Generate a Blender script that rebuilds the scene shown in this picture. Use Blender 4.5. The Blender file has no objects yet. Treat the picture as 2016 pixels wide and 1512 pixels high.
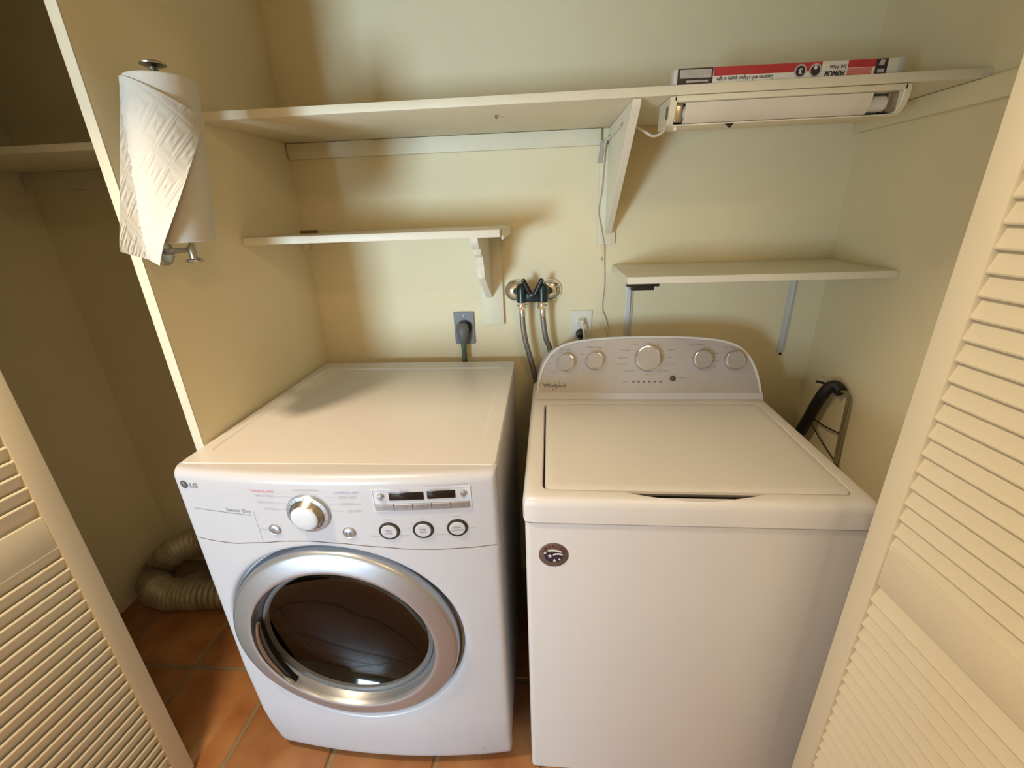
import bpy, bmesh, math, random
from mathutils import Vector, Matrix
random.seed(7)
S = bpy.context.scene
COL = S.collection
PI = math.pi

# ------------------------------------------------------------------ camera
def setup_camera():
    f = 865.83
    yaw, pitch, roll = map(math.radians, (-4.5602, -21.5136, -2.1266))
    fw = Vector((math.sin(yaw) * math.cos(pitch), math.cos(yaw) * math.cos(pitch), math.sin(pitch)))
    rt = Vector((math.cos(yaw), -math.sin(yaw), 0))
    up = rt.cross(fw)
    r2 = math.cos(roll) * rt + math.sin(roll) * up
    u2 = -math.sin(roll) * rt + math.cos(roll) * up
    cd = bpy.data.cameras.new('camera')
    cam = bpy.data.objects.new('camera', cd)
    COL.objects.link(cam)
    cd.sensor_fit = 'HORIZONTAL'
    cd.sensor_width = 36.0
    cd.lens = 36.0 * f / 2016.0
    cd.clip_start = 0.02
    m = Matrix((r2, u2, -fw)).transposed().to_4x4()
    m.translation = Vector((0.2273, -1.5132, 1.4703))
    cam.matrix_world = m
    S.camera = cam
setup_camera()

# ------------------------------------------------------------------ light and exposure
S.view_settings.view_transform = 'Standard'
S.view_settings.look = 'None'
S.view_settings.exposure = 0.0
S.view_settings.gamma = 1.0
S.view_settings.use_curve_mapping = False
W = bpy.data.worlds.new('world')
S.world = W
W.use_nodes = True
W.node_tree.nodes['Background'].inputs[0].default_value = (0.9, 0.85, 0.75, 1)
W.node_tree.nodes['Background'].inputs[1].default_value = 0.02

def area_light(name, loc, target, sx, sy, power, color, shape='RECTANGLE', spread=180):
    d = bpy.data.lights.new(name, 'AREA')
    d.shape = shape
    d.size = sx
    d.size_y = sy
    d.energy = power
    d.color = color
    d.spread = math.radians(spread)
    o = bpy.data.objects.new(name, d)
    COL.objects.link(o)
    o.location = loc
    o.rotation_euler = (Vector(target) - Vector(loc)).to_track_quat('-Z', 'Y').to_euler()
    return o
# daylight from the glazed door of the room beyond the hallway, behind and to the left of the camera
area_light('window_daylight', (-1.58, -3.85, 0.86), (0.1, -0.2, 1.1), 0.72, 0.88, 120, (0.56, 0.80, 1.0))
# warm ceiling lamp of the hallway, close above the left closet door
area_light('ceiling_lamp_light', (-0.64, -1.21, 2.42), (-0.64, -1.21, 0), 0.15, 0.15, 27, (1.0, 0.76, 0.49), 'DISK')
# added warm fill light for the right side, no known lamp there
area_light('hall_fill_light', (0.85, -2.1, 2.40), (0.85, -2.1, 0), 0.5, 0.5, 9, (1.0, 0.74, 0.42), 'DISK')

# ------------------------------------------------------------------ materials
def lin(c):
    return tuple(((v / 255) / 12.92) if v / 255 <= 0.04045 else (((v / 255) + 0.055) / 1.055) ** 2.4 for v in c) + (1.0,)
def mat(name, rgb, rough=0.5, metal=0.0, var=0.0, vscale=6.0, bump=0.0, bscale=60.0, coat=0.0, spec=0.5, linear=False, rvar=0.0):
    m = bpy.data.materials.new(name)
    m.use_nodes = True
    nt = m.node_tree
    b = nt.nodes['Principled BSDF']
    c = tuple(rgb) + (1.0,) if linear else lin(rgb)
    b.inputs['Base Color'].default_value = c
    b.inputs['Roughness'].default_value = rough
    b.inputs['Metallic'].default_value = metal
    b.inputs['Specular IOR Level'].default_value = spec
    b.inputs['Coat Weight'].default_value = coat
    tc = nt.nodes.new('ShaderNodeTexCoord')
    if var > 0 or rvar > 0:
        n = nt.nodes.new('ShaderNodeTexNoise')
        n.inputs['Scale'].default_value = vscale
        n.inputs['Detail'].default_value = 5
        nt.links.new(tc.outputs['Object'], n.inputs['Vector'])
        if var > 0:
            r = nt.nodes.new('ShaderNodeValToRGB')
            r.color_ramp.elements[0].position = 0.3
            r.color_ramp.elements[1].position = 0.7
            r.color_ramp.elements[0].color = tuple(v * (1 - var) for v in c[:3]) + (1,)
            r.color_ramp.elements[1].color = tuple(min(1, v * (1 + var)) for v in c[:3]) + (1,)
            nt.links.new(n.outputs['Fac'], r.inputs['Fac'])
            nt.links.new(r.outputs['Color'], b.inputs['Base Color'])
        if rvar > 0:
            mr = nt.nodes.new('ShaderNodeMapRange')
            mr.inputs['To Min'].default_value = max(0, rough - rvar)
            mr.inputs['To Max'].default_value = rough + rvar
            nt.links.new(n.outputs['Fac'], mr.inputs['Value'])
            nt.links.new(mr.outputs['Result'], b.inputs['Roughness'])
    if bump > 0:
        n2 = nt.nodes.new('ShaderNodeTexNoise')
        n2.inputs['Scale'].default_value = bscale
        n2.inputs['Detail'].default_value = 4
        nt.links.new(tc.outputs['Object'], n2.inputs['Vector'])
        bp = nt.nodes.new('ShaderNodeBump')
        bp.inputs['Strength'].default_value = bump
        bp.inputs['Distance'].default_value = 0.004
        nt.links.new(n2.outputs['Fac'], bp.inputs['Height'])
        nt.links.new(bp.outputs['Normal'], b.inputs['Normal'])
    return m

M = {}
M['wall'] = mat('cream_wall_paint', (0.83, 0.73, 0.495), 0.62, var=0.025, vscale=3, bump=0.10, bscale=45, linear=True, spec=0.3)
M['room'] = mat('hall_wall_paint', (0.70, 0.62, 0.46), 0.7, var=0.02, linear=True)
M['ceiling'] = mat('ceiling_paint', (0.80, 0.76, 0.66), 0.8, var=0.02, linear=True)
M['wood_paint'] = mat('painted_wood', (0.80, 0.735, 0.565), 0.5, var=0.03, vscale=9, bump=0.08, bscale=40, linear=True, spec=0.35)
M['edge_paint'] = mat('painted_edge', (0.64, 0.575, 0.42), 0.5, var=0.03, vscale=9, bump=0.08, bscale=40, linear=True, spec=0.35)
M['white_board'] = mat('white_shelf_board', (0.84, 0.78, 0.64), 0.45, var=0.02, bump=0.04, linear=True)
M['door'] = mat('louver_door_paint', (0.72, 0.67, 0.53), 0.5, var=0.02, vscale=8, bump=0.05, bscale=50, linear=True, spec=0.35)
M['enamel'] = mat('white_enamel', (0.64, 0.625, 0.625), 0.32, var=0.01, vscale=4, linear=True, spec=0.5)
M['washer'] = mat('washer_enamel', (0.68, 0.66, 0.655), 0.34, var=0.01, vscale=4, linear=True, spec=0.5)
M['plastic'] = mat('white_plastic', (0.53, 0.52, 0.545), 0.28, var=0.01, vscale=4, linear=True, spec=0.5)
M['grey_plastic'] = mat('light_grey_plastic', (0.62, 0.63, 0.66), 0.35, var=0.02, linear=True)
M['silver'] = mat('satin_silver', (0.47, 0.49, 0.53), 0.34, metal=0.8, var=0.02, linear=True)
M['chrome'] = mat('chrome', (0.80, 0.80, 0.80), 0.10, metal=1.0, rvar=0.04, linear=True)
M['nickel'] = mat('brushed_nickel', (0.42, 0.40, 0.37), 0.3, metal=1.0, rvar=0.08, linear=True)
M['fascia'] = mat('grey_fascia', (0.44, 0.42, 0.42), 0.38, metal=0.25, var=0.02, vscale=20, linear=True)
M['knob'] = mat('grey_knob', (0.40, 0.385, 0.38), 0.35, metal=0.3, var=0.02, linear=True)
M['dark'] = mat('dark_rubber', (0.02, 0.019, 0.018), 0.5, var=0.1, linear=True)
M['black'] = mat('black_plastic', (0.012, 0.011, 0.010), 0.35, var=0.1, linear=True)
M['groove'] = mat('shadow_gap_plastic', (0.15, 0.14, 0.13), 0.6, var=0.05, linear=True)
M['lcd'] = mat('black_display_glass', (0.012, 0.010, 0.009), 0.12, var=0.05, linear=True)
M['ink'] = mat('grey_print_ink', (0.22, 0.21, 0.22), 0.6, var=0.02, linear=True)
M['ink_light'] = mat('pale_print_ink', (0.48, 0.47, 0.50), 0.6, var=0.02, linear=True)
M['ink_dark'] = mat('dark_print_ink', (0.06, 0.055, 0.055), 0.5, var=0.02, linear=True)
M['ink_red'] = mat('pink_red_print_ink', (0.72, 0.30, 0.32), 0.6, var=0.02, linear=True)
M['ink_blue'] = mat('pale_blue_print_ink', (0.42, 0.45, 0.62), 0.6, var=0.02, linear=True)
M['grout'] = mat('sandy_grout', (0.29, 0.21, 0.125), 0.9, var=0.12, vscale=25, bump=0.3, linear=True)
M['valve'] = mat('dark_green_valve_metal', (0.018, 0.035, 0.032), 0.28, metal=0.3, var=0.15, vscale=30, linear=True)
M['braid'] = mat('braided_steel', (0.36, 0.32, 0.29), 0.38, metal=0.8, var=0.2, vscale=120, linear=True)
M['outlet_grey'] = mat('grey_outlet_plastic', (0.20, 0.20, 0.215), 0.45, var=0.03, linear=True)
M['plug_grey'] = mat('grey_plug_rubber', (0.13, 0.128, 0.125), 0.5, var=0.05, linear=True)
M['cord_green'] = mat('greenish_grey_cord', (0.075, 0.095, 0.07), 0.5, var=0.1, linear=True)
M['green'] = mat('green_wire_sleeve', (0.05, 0.14, 0.04), 0.5, var=0.1, linear=True)
M['outlet_white'] = mat('white_outlet_plastic', (0.78, 0.74, 0.64), 0.4, var=0.02, linear=True)
M['cord_white'] = mat('white_cord', (0.76, 0.70, 0.58), 0.5, var=0.04, linear=True)
M['tape'] = mat('grey_tape', (0.42, 0.39, 0.33), 0.6, var=0.05, linear=True)
M['hose'] = mat('black_corrugated_hose', (0.014, 0.012, 0.010), 0.45, var=0.1, linear=True)
M['pipe'] = mat('drab_plastic_pipe', (0.20, 0.165, 0.085), 0.5, var=0.1, linear=True)
M['foil'] = mat('dusty_foil_duct', (0.36, 0.30, 0.19), 0.45, metal=0.25, var=0.15, vscale=30, bump=0.2, linear=True)
M['lens'] = mat('frosted_light_lens', (0.74, 0.68, 0.56), 0.35, var=0.05, vscale=12, linear=True)
M['fixture'] = mat('aged_white_fixture', (0.82, 0.75, 0.56), 0.4, var=0.04, vscale=14, linear=True)
M['bulb'] = mat('dusty_tube_glass', (0.70, 0.66, 0.57), 0.3, var=0.08, vscale=20, linear=True)
M['card_white'] = mat('white_carton', (0.72, 0.69, 0.60), 0.55, var=0.03, linear=True)
M['card_red'] = mat('red_carton_print', (0.45, 0.035, 0.04), 0.5, var=0.05, linear=True)
M['card_pink'] = mat('faded_red_carton_print', (0.62, 0.19, 0.15), 0.5, var=0.05, linear=True)
M['card_dark'] = mat('dark_carton_print', (0.035, 0.02, 0.025), 0.5, var=0.05, linear=True)
M['card_grey'] = mat('grey_carton_print', (0.45, 0.43, 0.40), 0.5, var=0.12, vscale=90, linear=True)
M['brown'] = mat('brown_wood_chip', (0.16, 0.10, 0.04), 0.7, var=0.2, linear=True)
M['badge'] = mat('brown_badge', (0.13, 0.085, 0.070), 0.4, var=0.15, vscale=60, linear=True)
M['badge_red'] = mat('badge_dark_red', (0.12, 0.03, 0.035), 0.4, var=0.1, linear=True)
M['badge_blue'] = mat('badge_navy', (0.025, 0.02, 0.05), 0.4, var=0.1, linear=True)
M['bracket_white'] = mat('white_metal_bracket', (0.66, 0.66, 0.64), 0.35, metal=0.2, var=0.03, linear=True)
M['paper_plain'] = mat('white_paper', (0.62, 0.595, 0.53), 0.85, var=0.02, bump=0.1, bscale=140, linear=True, spec=0.1)
M['drum'] = mat('drum_steel', (0.30, 0.27, 0.24), 0.35, metal=0.8, var=0.1, linear=True)

def tile_material():
    m = bpy.data.materials.new('terracotta_tile')
    m.use_nodes = True
    nt = m.node_tree
    b = nt.nodes['Principled BSDF']
    oi = nt.nodes.new('ShaderNodeObjectInfo')
    tc = nt.nodes.new('ShaderNodeTexCoord')
    n = nt.nodes.new('ShaderNodeTexNoise')
    n.noise_dimensions = '4D'
    n.inputs['Scale'].default_value = 9
    n.inputs['Detail'].default_value = 5
    ml = nt.nodes.new('ShaderNodeMath'); ml.operation = 'MULTIPLY'; ml.inputs[1].default_value = 37
    nt.links.new(oi.outputs['Random'], ml.inputs[0])
    nt.links.new(ml.outputs[0], n.inputs['W'])
    nt.links.new(tc.outputs['Object'], n.inputs['Vector'])
    r = nt.nodes.new('ShaderNodeValToRGB')
    r.color_ramp.elements[0].position = 0.3
    r.color_ramp.elements[0].color = (0.33, 0.115, 0.035, 1)
    r.color_ramp.elements[1].position = 0.72
    r.color_ramp.elements[1].color = (0.50, 0.24, 0.095, 1)
    nt.links.new(n.outputs['Fac'], r.inputs['Fac'])
    hs = nt.nodes.new('ShaderNodeHueSaturation')
    mr = nt.nodes.new('ShaderNodeMapRange')
    mr.inputs['To Min'].default_value = 0.82
    mr.inputs['To Max'].default_value = 1.12
    nt.links.new(oi.outputs['Random'], mr.inputs['Value'])
    nt.links.new(mr.outputs['Result'], hs.inputs['Value'])
    nt.links.new(r.outputs['Color'], hs.inputs['Color'])
    nt.links.new(hs.outputs['Color'], b.inputs['Base Color'])
    b.inputs['Roughness'].default_value = 0.42
    bp = nt.nodes.new('ShaderNodeBump'); bp.inputs['Strength'].default_value = 0.15; bp.inputs['Distance'].default_value = 0.004
    nt.links.new(n.outputs['Fac'], bp.inputs['Height'])
    nt.links.new(bp.outputs['Normal'], b.inputs['Normal'])
    return m
M['tile'] = tile_material()

def glass_material():
    m = bpy.data.materials.new('smoked_door_glass')
    m.use_nodes = True
    nt = m.node_tree
    out = nt.nodes['Material Output']
    nt.nodes.remove(nt.nodes['Principled BSDF'])
    tr = nt.nodes.new('ShaderNodeBsdfTransparent'); tr.inputs[0].default_value = (0.16, 0.118, 0.088, 1)
    gl = nt.nodes.new('ShaderNodeBsdfGlossy'); gl.inputs['Roughness'].default_value = 0.06
    gl.inputs['Color'].default_value = (0.9, 0.9, 0.9, 1)
    lw = nt.nodes.new('ShaderNodeLayerWeight'); lw.inputs[0].default_value = 0.5
    pw = nt.nodes.new('ShaderNodeMath'); pw.operation = 'POWER'; pw.inputs[1].default_value = 5
    fr = nt.nodes.new('ShaderNodeMath'); fr.operation = 'MULTIPLY_ADD'; fr.inputs[1].default_value = 0.9; fr.inputs[2].default_value = 0.045
    nt.links.new(lw.outputs['Facing'], pw.inputs[0]); nt.links.new(pw.outputs[0], fr.inputs[0])
    mx = nt.nodes.new('ShaderNodeMixShader')
    nt.links.new(fr.outputs[0], mx.inputs[0])
    nt.links.new(tr.outputs[0], mx.inputs[1])
    nt.links.new(gl.outputs[0], mx.inputs[2])
    nt.links.new(mx.outputs[0], out.inputs['Surface'])
    return m
M['glass'] = glass_material()
M['well'] = mat('gap_shade_blue_grey', (0.06, 0.065, 0.08), 0.5, var=0.05, linear=True)  # shade of the door gap put into the colour
M['gasket'] = mat('dark_grey_gasket', (0.12, 0.125, 0.13), 0.35, var=0.05, linear=True)

def paper_material():
    # embossed nested diamonds on kitchen paper, driven by the sheet's own UVs (metres)
    m = bpy.data.materials.new('embossed_kitchen_paper')
    m.use_nodes = True
    nt = m.node_tree
    b = nt.nodes['Principled BSDF']
    b.inputs['Base Color'].default_value = (0.56, 0.54, 0.485, 1)
    b.inputs['Roughness'].default_value = 0.9
    b.inputs['Specular IOR Level'].default_value = 0.1
    uv = nt.nodes.new('ShaderNodeUVMap'); uv.uv_map = 'UVMap'
    mp = nt.nodes.new('ShaderNodeMapping')
    mp.inputs['Rotation'].default_value = (0, 0, math.radians(38))
    mp.inputs['Scale'].default_value = (17, 17, 17)
    nt.links.new(uv.outputs[0], mp.inputs[0])
    sx = nt.nodes.new('ShaderNodeSeparateXYZ')
    nt.links.new(mp.outputs[0], sx.inputs[0])
    def mth(op, a, bb=None):
        n = nt.nodes.new('ShaderNodeMath'); n.operation = op
        for i, v in enumerate((a, bb)):
            if v is None: continue
            if isinstance(v, (int, float)): n.inputs[i].default_value = v
            else: nt.links.new(v, n.inputs[i])
        return n.outputs[0]
    fx = mth('ABSOLUTE', mth('SUBTRACT', mth('FRACT', sx.outputs[0]), 0.5))
    fy = mth('ABSOLUTE', mth('SUBTRACT', mth('FRACT', sx.outputs[1]), 0.5))
    d = mth('MAXIMUM', fx, fy)
    rings = mth('POWER', mth('ABSOLUTE', mth('SINE', mth('MULTIPLY', d, PI * 3.4))), 2)
    n = nt.nodes.new('ShaderNodeTexNoise'); n.inputs['Scale'].default_value = 220
    nt.links.new(uv.outputs[0], n.inputs['Vector'])
    h = mth('ADD', rings, mth('MULTIPLY', n.outputs['Fac'], 0.5))
    bp = nt.nodes.new('ShaderNodeBump'); bp.inputs['Strength'].default_value = 0.42; bp.inputs['Distance'].default_value = 0.0018
    nt.links.new(h, bp.inputs['Height'])
    nt.links.new(bp.outputs['Normal'], b.inputs['Normal'])
    return m
M['paper'] = paper_material()

# ------------------------------------------------------------------ mesh helpers
class MB:
    def __init__(s): s.v = []; s.f = []
    def add(s, vs, fs):
        o = len(s.v)
        s.v.extend(Vector(p) for p in vs)
        s.f.extend([tuple(i + o for i in f) for f in fs])
        return s
    def bm(s, b):
        b.verts.ensure_lookup_table()
        for i, v in enumerate(b.verts): v.index = i
        s.add([v.co.copy() for v in b.verts], [[v.index for v in f.verts] for f in b.faces])
        b.free()
        return s
    def box(s, x0, x1, y0, y1, z0, z1, bev=0.0, seg=2):
        b = bmesh.new()
        bmesh.ops.create_cube(b, size=1)
        for v in b.verts:
            v.co = Vector(((x0 + x1) / 2 + v.co.x * (x1 - x0), (y0 + y1) / 2 + v.co.y * (y1 - y0), (z0 + z1) / 2 + v.co.z * (z1 - z0)))
        if bev > 0:
            bmesh.ops.bevel(b, geom=list(b.edges), offset=bev, segments=seg, profile=0.5, affect='EDGES')
        return s.bm(b)
    def loft(s, loops, cap0=True, cap1=True, closed=True):
        n = len(loops[0]); o = []
        fs = []
        vs = [p for L in loops for p in L]
        for k in range(len(loops) - 1):
            for i in range(n if closed else n - 1):
                j = (i + 1) % n
                fs.append((k * n + i, k * n + j, (k + 1) * n + j, (k + 1) * n + i))
        if cap0: fs.append(tuple(reversed(range(n))))
        if cap1: fs.append(tuple((len(loops) - 1) * n + i for i in range(n)))
        return s.add(vs, fs)
    def tube(s, pts, r, n=10, cap=True):
        pts = [Vector(p) for p in pts]
        rs = r if isinstance(r, (list, tuple)) else [r] * len(pts)
        loops = []
        t = (pts[1] - pts[0]).normalized()
        ref = Vector((0, 0, 1)) if abs(t.z) < 0.9 else Vector((1, 0, 0))
        nrm = (ref - t * ref.dot(t)).normalized()
        for i, p in enumerate(pts):
            if i == 0: t = (pts[1] - pts[0])
            elif i == len(pts) - 1: t = pts[-1] - pts[-2]
            else: t = (pts[i + 1] - pts[i]).normalized() + (pts[i] - pts[i - 1]).normalized()
            t.normalize()
            nrm = (nrm - t * nrm.dot(t)).normalized()
            b = t.cross(nrm)
            loops.append([p + rs[i] * (math.cos(a) * nrm + math.sin(a) * b) for a in [2 * PI * k / n for k in range(n)]])
        return s.loft(loops, cap, cap)
    def lathe(s, prof, origin, axis, n=32, cap0=True, cap1=True):
        ax = Vector(axis).normalized()
        ref = Vector((0, 0, 1)) if abs(ax.z) < 0.9 else Vector((1, 0, 0))
        u = (ref - ax * ref.dot(ax)).normalized(); w = ax.cross(u)
        O = Vector(origin)
        loops = [[O + ax * h + r * (math.cos(a) * u + math.sin(a) * w) for a in [2 * PI * k / n for k in range(n)]] for r, h in prof]
        return s.loft(loops, cap0, cap1)
    def prism(s, poly, fn, w0, w1, bev=0.0):
        # poly: list of (u, v); fn(u, v, w) -> xyz
        b = bmesh.new()
        lo = [b.verts.new(fn(u, v, w0)) for u, v in poly]
        hi = [b.verts.new(fn(u, v, w1)) for u, v in poly]
        n = len(poly)
        for i in range(n):
            j = (i + 1) % n
            b.faces.new((lo[i], lo[j], hi[j], hi[i]))
        b.faces.new(list(reversed(lo))); b.faces.new(hi)
        bmesh.ops.recalc_face_normals(b, faces=list(b.faces))
        if bev > 0:
            bmesh.ops.bevel(b, geom=list(b.edges), offset=bev, segments=1, profile=0.5, affect='EDGES')
        return s.bm(b)
    def disc(s, c, axis, r, n=24, thick=0.0006):
        return s.lathe([(r, 0), (r, thick)], c, axis, n)
    def merge(s, o): return s.add(o.v, o.f)

def catmull(pts, k=6):
    pts = [Vector(p) for p in pts]
    P = [pts[0] * 2 - pts[1]] + pts + [pts[-1] * 2 - pts[-2]]
    out = []
    for i in range(1, len(P) - 2):
        for j in range(k):
            t = j / k
            a, b, c, d = P[i - 1], P[i], P[i + 1], P[i + 2]
            out.append(0.5 * ((2 * b) + (c - a) * t + (2 * a - 5 * b + 4 * c - d) * t * t + (3 * b - a - 3 * c + d) * t ** 3))
    out.append(pts[-1])
    return out

def rrect(x0, x1, y0, y1, r, z, n=6):
    out = []
    for cx, cy, a0 in ((x1 - r, y1 - r, 0), (x0 + r, y1 - r, 90), (x0 + r, y0 + r, 180), (x1 - r, y0 + r, 270)):
        for k in range(n + 1):
            a = math.radians(a0 + 90 * k / n)
            out.append(Vector((cx + r * math.cos(a), cy + r * math.sin(a), z)))
    return out

ORI = {}
def link(o): COL.objects.link(o); return o
def thing(name, label, cat, loc, rotz=0.0, group=None, local=False):
    o = link(bpy.data.objects.new(name, None))
    o.empty_display_size = 0.05
    o.location = loc
    o.rotation_euler = (0, 0, rotz)
    o['label'] = label; o['category'] = cat
    if group: o['group'] = group
    ORI[o.name] = Vector((0, 0, 0)) if local else Vector(loc)
    return o
def mesh_of(name, mb, m, shift, smooth=True, angle=35):
    me = bpy.data.meshes.new(name)
    me.from_pydata([tuple(v - shift) for v in mb.v], [], mb.f)
    b = bmesh.new(); b.from_mesh(me)
    bmesh.ops.recalc_face_normals(b, faces=list(b.faces))
    b.to_mesh(me); b.free()
    me.materials.append(m)
    if smooth:
        me.shade_smooth()
        me.set_sharp_from_angle(angle=math.radians(angle))
    return me
def part(name, mb, m, parent, label=None, stuff=False, smooth=True, angle=35):
    sh = ORI[parent.name]
    o = link(bpy.data.objects.new(name, mesh_of(name, mb, m, sh, smooth, angle)))
    o.parent = parent
    ORI[o.name] = sh
    if label: o['label'] = label
    if stuff or name in ('lettering', 'flag_mark', 'zip_tie'): o['kind'] = 'stuff'
    return o
def solo(name, mb, m, label, cat, loc, group=None, angle=35):
    o = link(bpy.data.objects.new(name, mesh_of(name, mb, m, Vector(loc), True, angle)))
    o.location = loc
    o['label'] = label; o['category'] = cat
    if group: o['group'] = group
    ORI[o.name] = Vector(loc)
    return o
def structure(name, mb, m):
    o = link(bpy.data.objects.new(name, mesh_of(name, mb, m, Vector((0, 0, 0)))))
    o['kind'] = 'structure'
    ORI[o.name] = Vector((0, 0, 0))
    return o

_font_cache = {}
def text_mesh(body, size, bold=0.0, shear=0.0):
    key = (body, size, bold, shear)
    if key not in _font_cache:
        c = bpy.data.curves.new('t', 'FONT')
        c.body = body; c.size = size; c.align_x = 'CENTER'; c.align_y = 'CENTER'
        c.resolution_u = 2; c.offset = bold; c.shear = shear; c.fill_mode = 'FRONT'
        o = link(bpy.data.objects.new('t', c))
        dg = bpy.context.evaluated_depsgraph_get()
        me = bpy.data.meshes.new_from_object(o.evaluated_get(dg))
        _font_cache[key] = ([v.co.copy() for v in me.vertices], [tuple(p.vertices) for p in me.polygons])
        bpy.data.objects.remove(o); bpy.data.curves.remove(c); bpy.data.meshes.remove(me)
    return _font_cache[key]
def text(mb, body, size, fn, bold=0.0, rot=0.0, cx=0.0, cy=0.0, sx=1.0, shear=0.0):
    """flat lettering laid on a surface: fn(u, v) -> xyz on (just proud of) that surface"""
    vs, fs = text_mesh(body, size, bold, shear)
    c, s_ = math.cos(rot), math.sin(rot)
    mb.add([fn(cx + (v.x * sx * c - v.y * s_), cy + (v.x * sx * s_ + v.y * c)) for v in vs], fs)

# ================================================================== SETTING
XR, XP, XL = 1.139, -0.573, -1.50         # right wall, partition face, far left wall
PT = 0.021                                # partition thickness
PF = -0.656                               # partition front edge
FY = -0.86                                # closet opening plane (front wall)
HX0, HX1, HY = -2.3, 2.1, -4.0            # hallway
CZ = 2.44

structure('wall_back', MB().box(HX0 - .1, HX1 + .1, 0, 0.1, -0.1, CZ + .1), M['wall'])
structure('wall_left', MB().box(XL - .1, XL, FY, 0, -0.02, CZ), M['wall'])
structure('wall_right', MB().box(XR, XR + .1, FY, 0, -0.02, CZ), M['wall'])
pw = structure('wall_middle', MB().box(XP - PT, XP, PF + .002, 0, 0, CZ), M['wall'])
part('front_edge', MB().box(XP - PT, XP + .0005, PF, PF + .003, 0, CZ), M['edge_paint'], pw, label='paler front edge of the partition board')
structure('ceiling', MB().box(HX0 - .1, HX1 + .1, HY - .1, 0.1, CZ, CZ + .1), M['ceiling'])
structure('wall_front', MB().box(HX0, -0.87, FY - .1, FY, 0, CZ).box(0.93, HX1, FY - .1, FY, 0, CZ).box(-0.87, 0.93, FY - .1, FY, 2.035, CZ), M['room'])
structure('wall_hall_left', MB().box(HX0 - .1, HX0, HY, FY, -0.02, CZ), M['room'])
structure('wall_hall_right', MB().box(HX1, HX1 + .1, HY, FY, -0.02, CZ), M['room'])
structure('wall_rear', MB().box(HX0 - .1, HX1 + .1, HY - .1, HY, -0.02, CZ), M['room'])

structure('wall_hall_rear', MB().box(-0.77, HX1, -2.7, -2.6, 0, CZ).box(HX0, -2.05, -2.7, -2.6, 0, CZ).box(-2.05, -0.77, -2.7, -2.6, 2.05, CZ), M['room'])
floor = structure('floor', MB().box(HX0 - .1, HX1 + .1, HY - .1, 0, -0.06, -0.005), M['grout'])
TP = 0.31
tmb = MB()
h = TP / 2 - 0.0065
tmb.loft([[Vector((sx * (h - a), sy * (h - a), z)) for sx, sy in ((1, 1), (-1, 1), (-1, -1), (1, -1))] for a, z in ((0, -0.012), (0, -0.004), (0.004, -0.0004), (0.012, 0.0))], False, True)
tile_me = mesh_of('tile', tmb, M['tile'], Vector((0, 0, 0)))
ix0 = math.floor((HX0 + 1.025) / TP); 
for i in range(-5, 11):
    for j in range(-12, 2):
        x = -1.025 + (i + .5) * TP; y = -0.505 + (j + .5) * TP
        if y + TP / 2 > 0.02 or y - TP / 2 < HY - 0.1: continue
        o = link(bpy.data.objects.new('tile', tile_me))
        o.parent = floor
        o.location = (x, y, random.uniform(-.0008, 0.0))
        o.rotation_euler = (random.uniform(-.002, .002), random.uniform(-.002, .002), random.choice((0, PI / 2, PI)))

# ------------------------------------------------------------------ louvered bifold doors
SL_P = 0.0297
def louver_mesh(length, tilt):
    mb = MB()
    # slat section: thin board with rounded long edges, lower edge to -x
    w, t = 0.0265, 0.0032
    c, s_ = math.cos(tilt), math.sin(tilt)
    sec = [(-w, -t * .4), (-w, t * .4), (-w + .002, t), (w - .002, t), (w, t * .4), (w, -t * .4), (w - .002, -t), (-w + .002, -t)]
    loops = [[Vector((a * c - b * s_, yy, a * s_ + b * c)) for a, b in sec] for yy in (0, -length)]
    return mb.loft(loops)
def bifold(name, x, y, ang, side):
    d = link(bpy.data.objects.new(name, None)); d['kind'] = 'structure'
    d.location = (x, y, 0)
    d.rotation_euler = (0, 0, ang)
    ORI[d.name] = Vector((0, 0, 0))
    W_, T = 0.42, 0.028
    # local: panel runs towards -y; visible face at x = 0 on the "side" side
    x0, x1 = (-T, 0) if side > 0 else (0, T)
    st = 0.043
    part('stile', MB().box(x0, x1, -st, 0, 0.012, 2.0, 0.003), M['door'], d)
    part('stile', MB().box(x0, x1, -W_, -W_ + st, 0.012, 2.0, 0.003), M['door'], d)
    i0, i1 = (x0 + .003, x1 - .003)
    for z0, z1 in ((0.012, 0.094), (0.838, 0.924), (1.93, 2.0)):
        part('rail', MB().box(i0, i1, -W_ + st, -st, z0, z1, 0.002), M['door'], d)
    sm = mesh_of('slat', louver_mesh(W_ - 2 * st, math.radians(70)), M['door'], Vector((0, 0, 0)))
    for za, zb in ((0.094, 0.838), (0.924, 1.93)):
        n = int((zb - za) / SL_P)
        for k in range(n):
            o = link(bpy.data.objects.new('slat', sm))
            o.parent = d
            o.location = ((x0 + x1) / 2, -st, za + (k + .5) * (zb - za) / n)
    return d
bifold('door_1', -0.787, -0.803, math.radians(-5.7), +1)
bifold('door_2', 0.800, -0.84, math.radians(4.3), -1)

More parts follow.
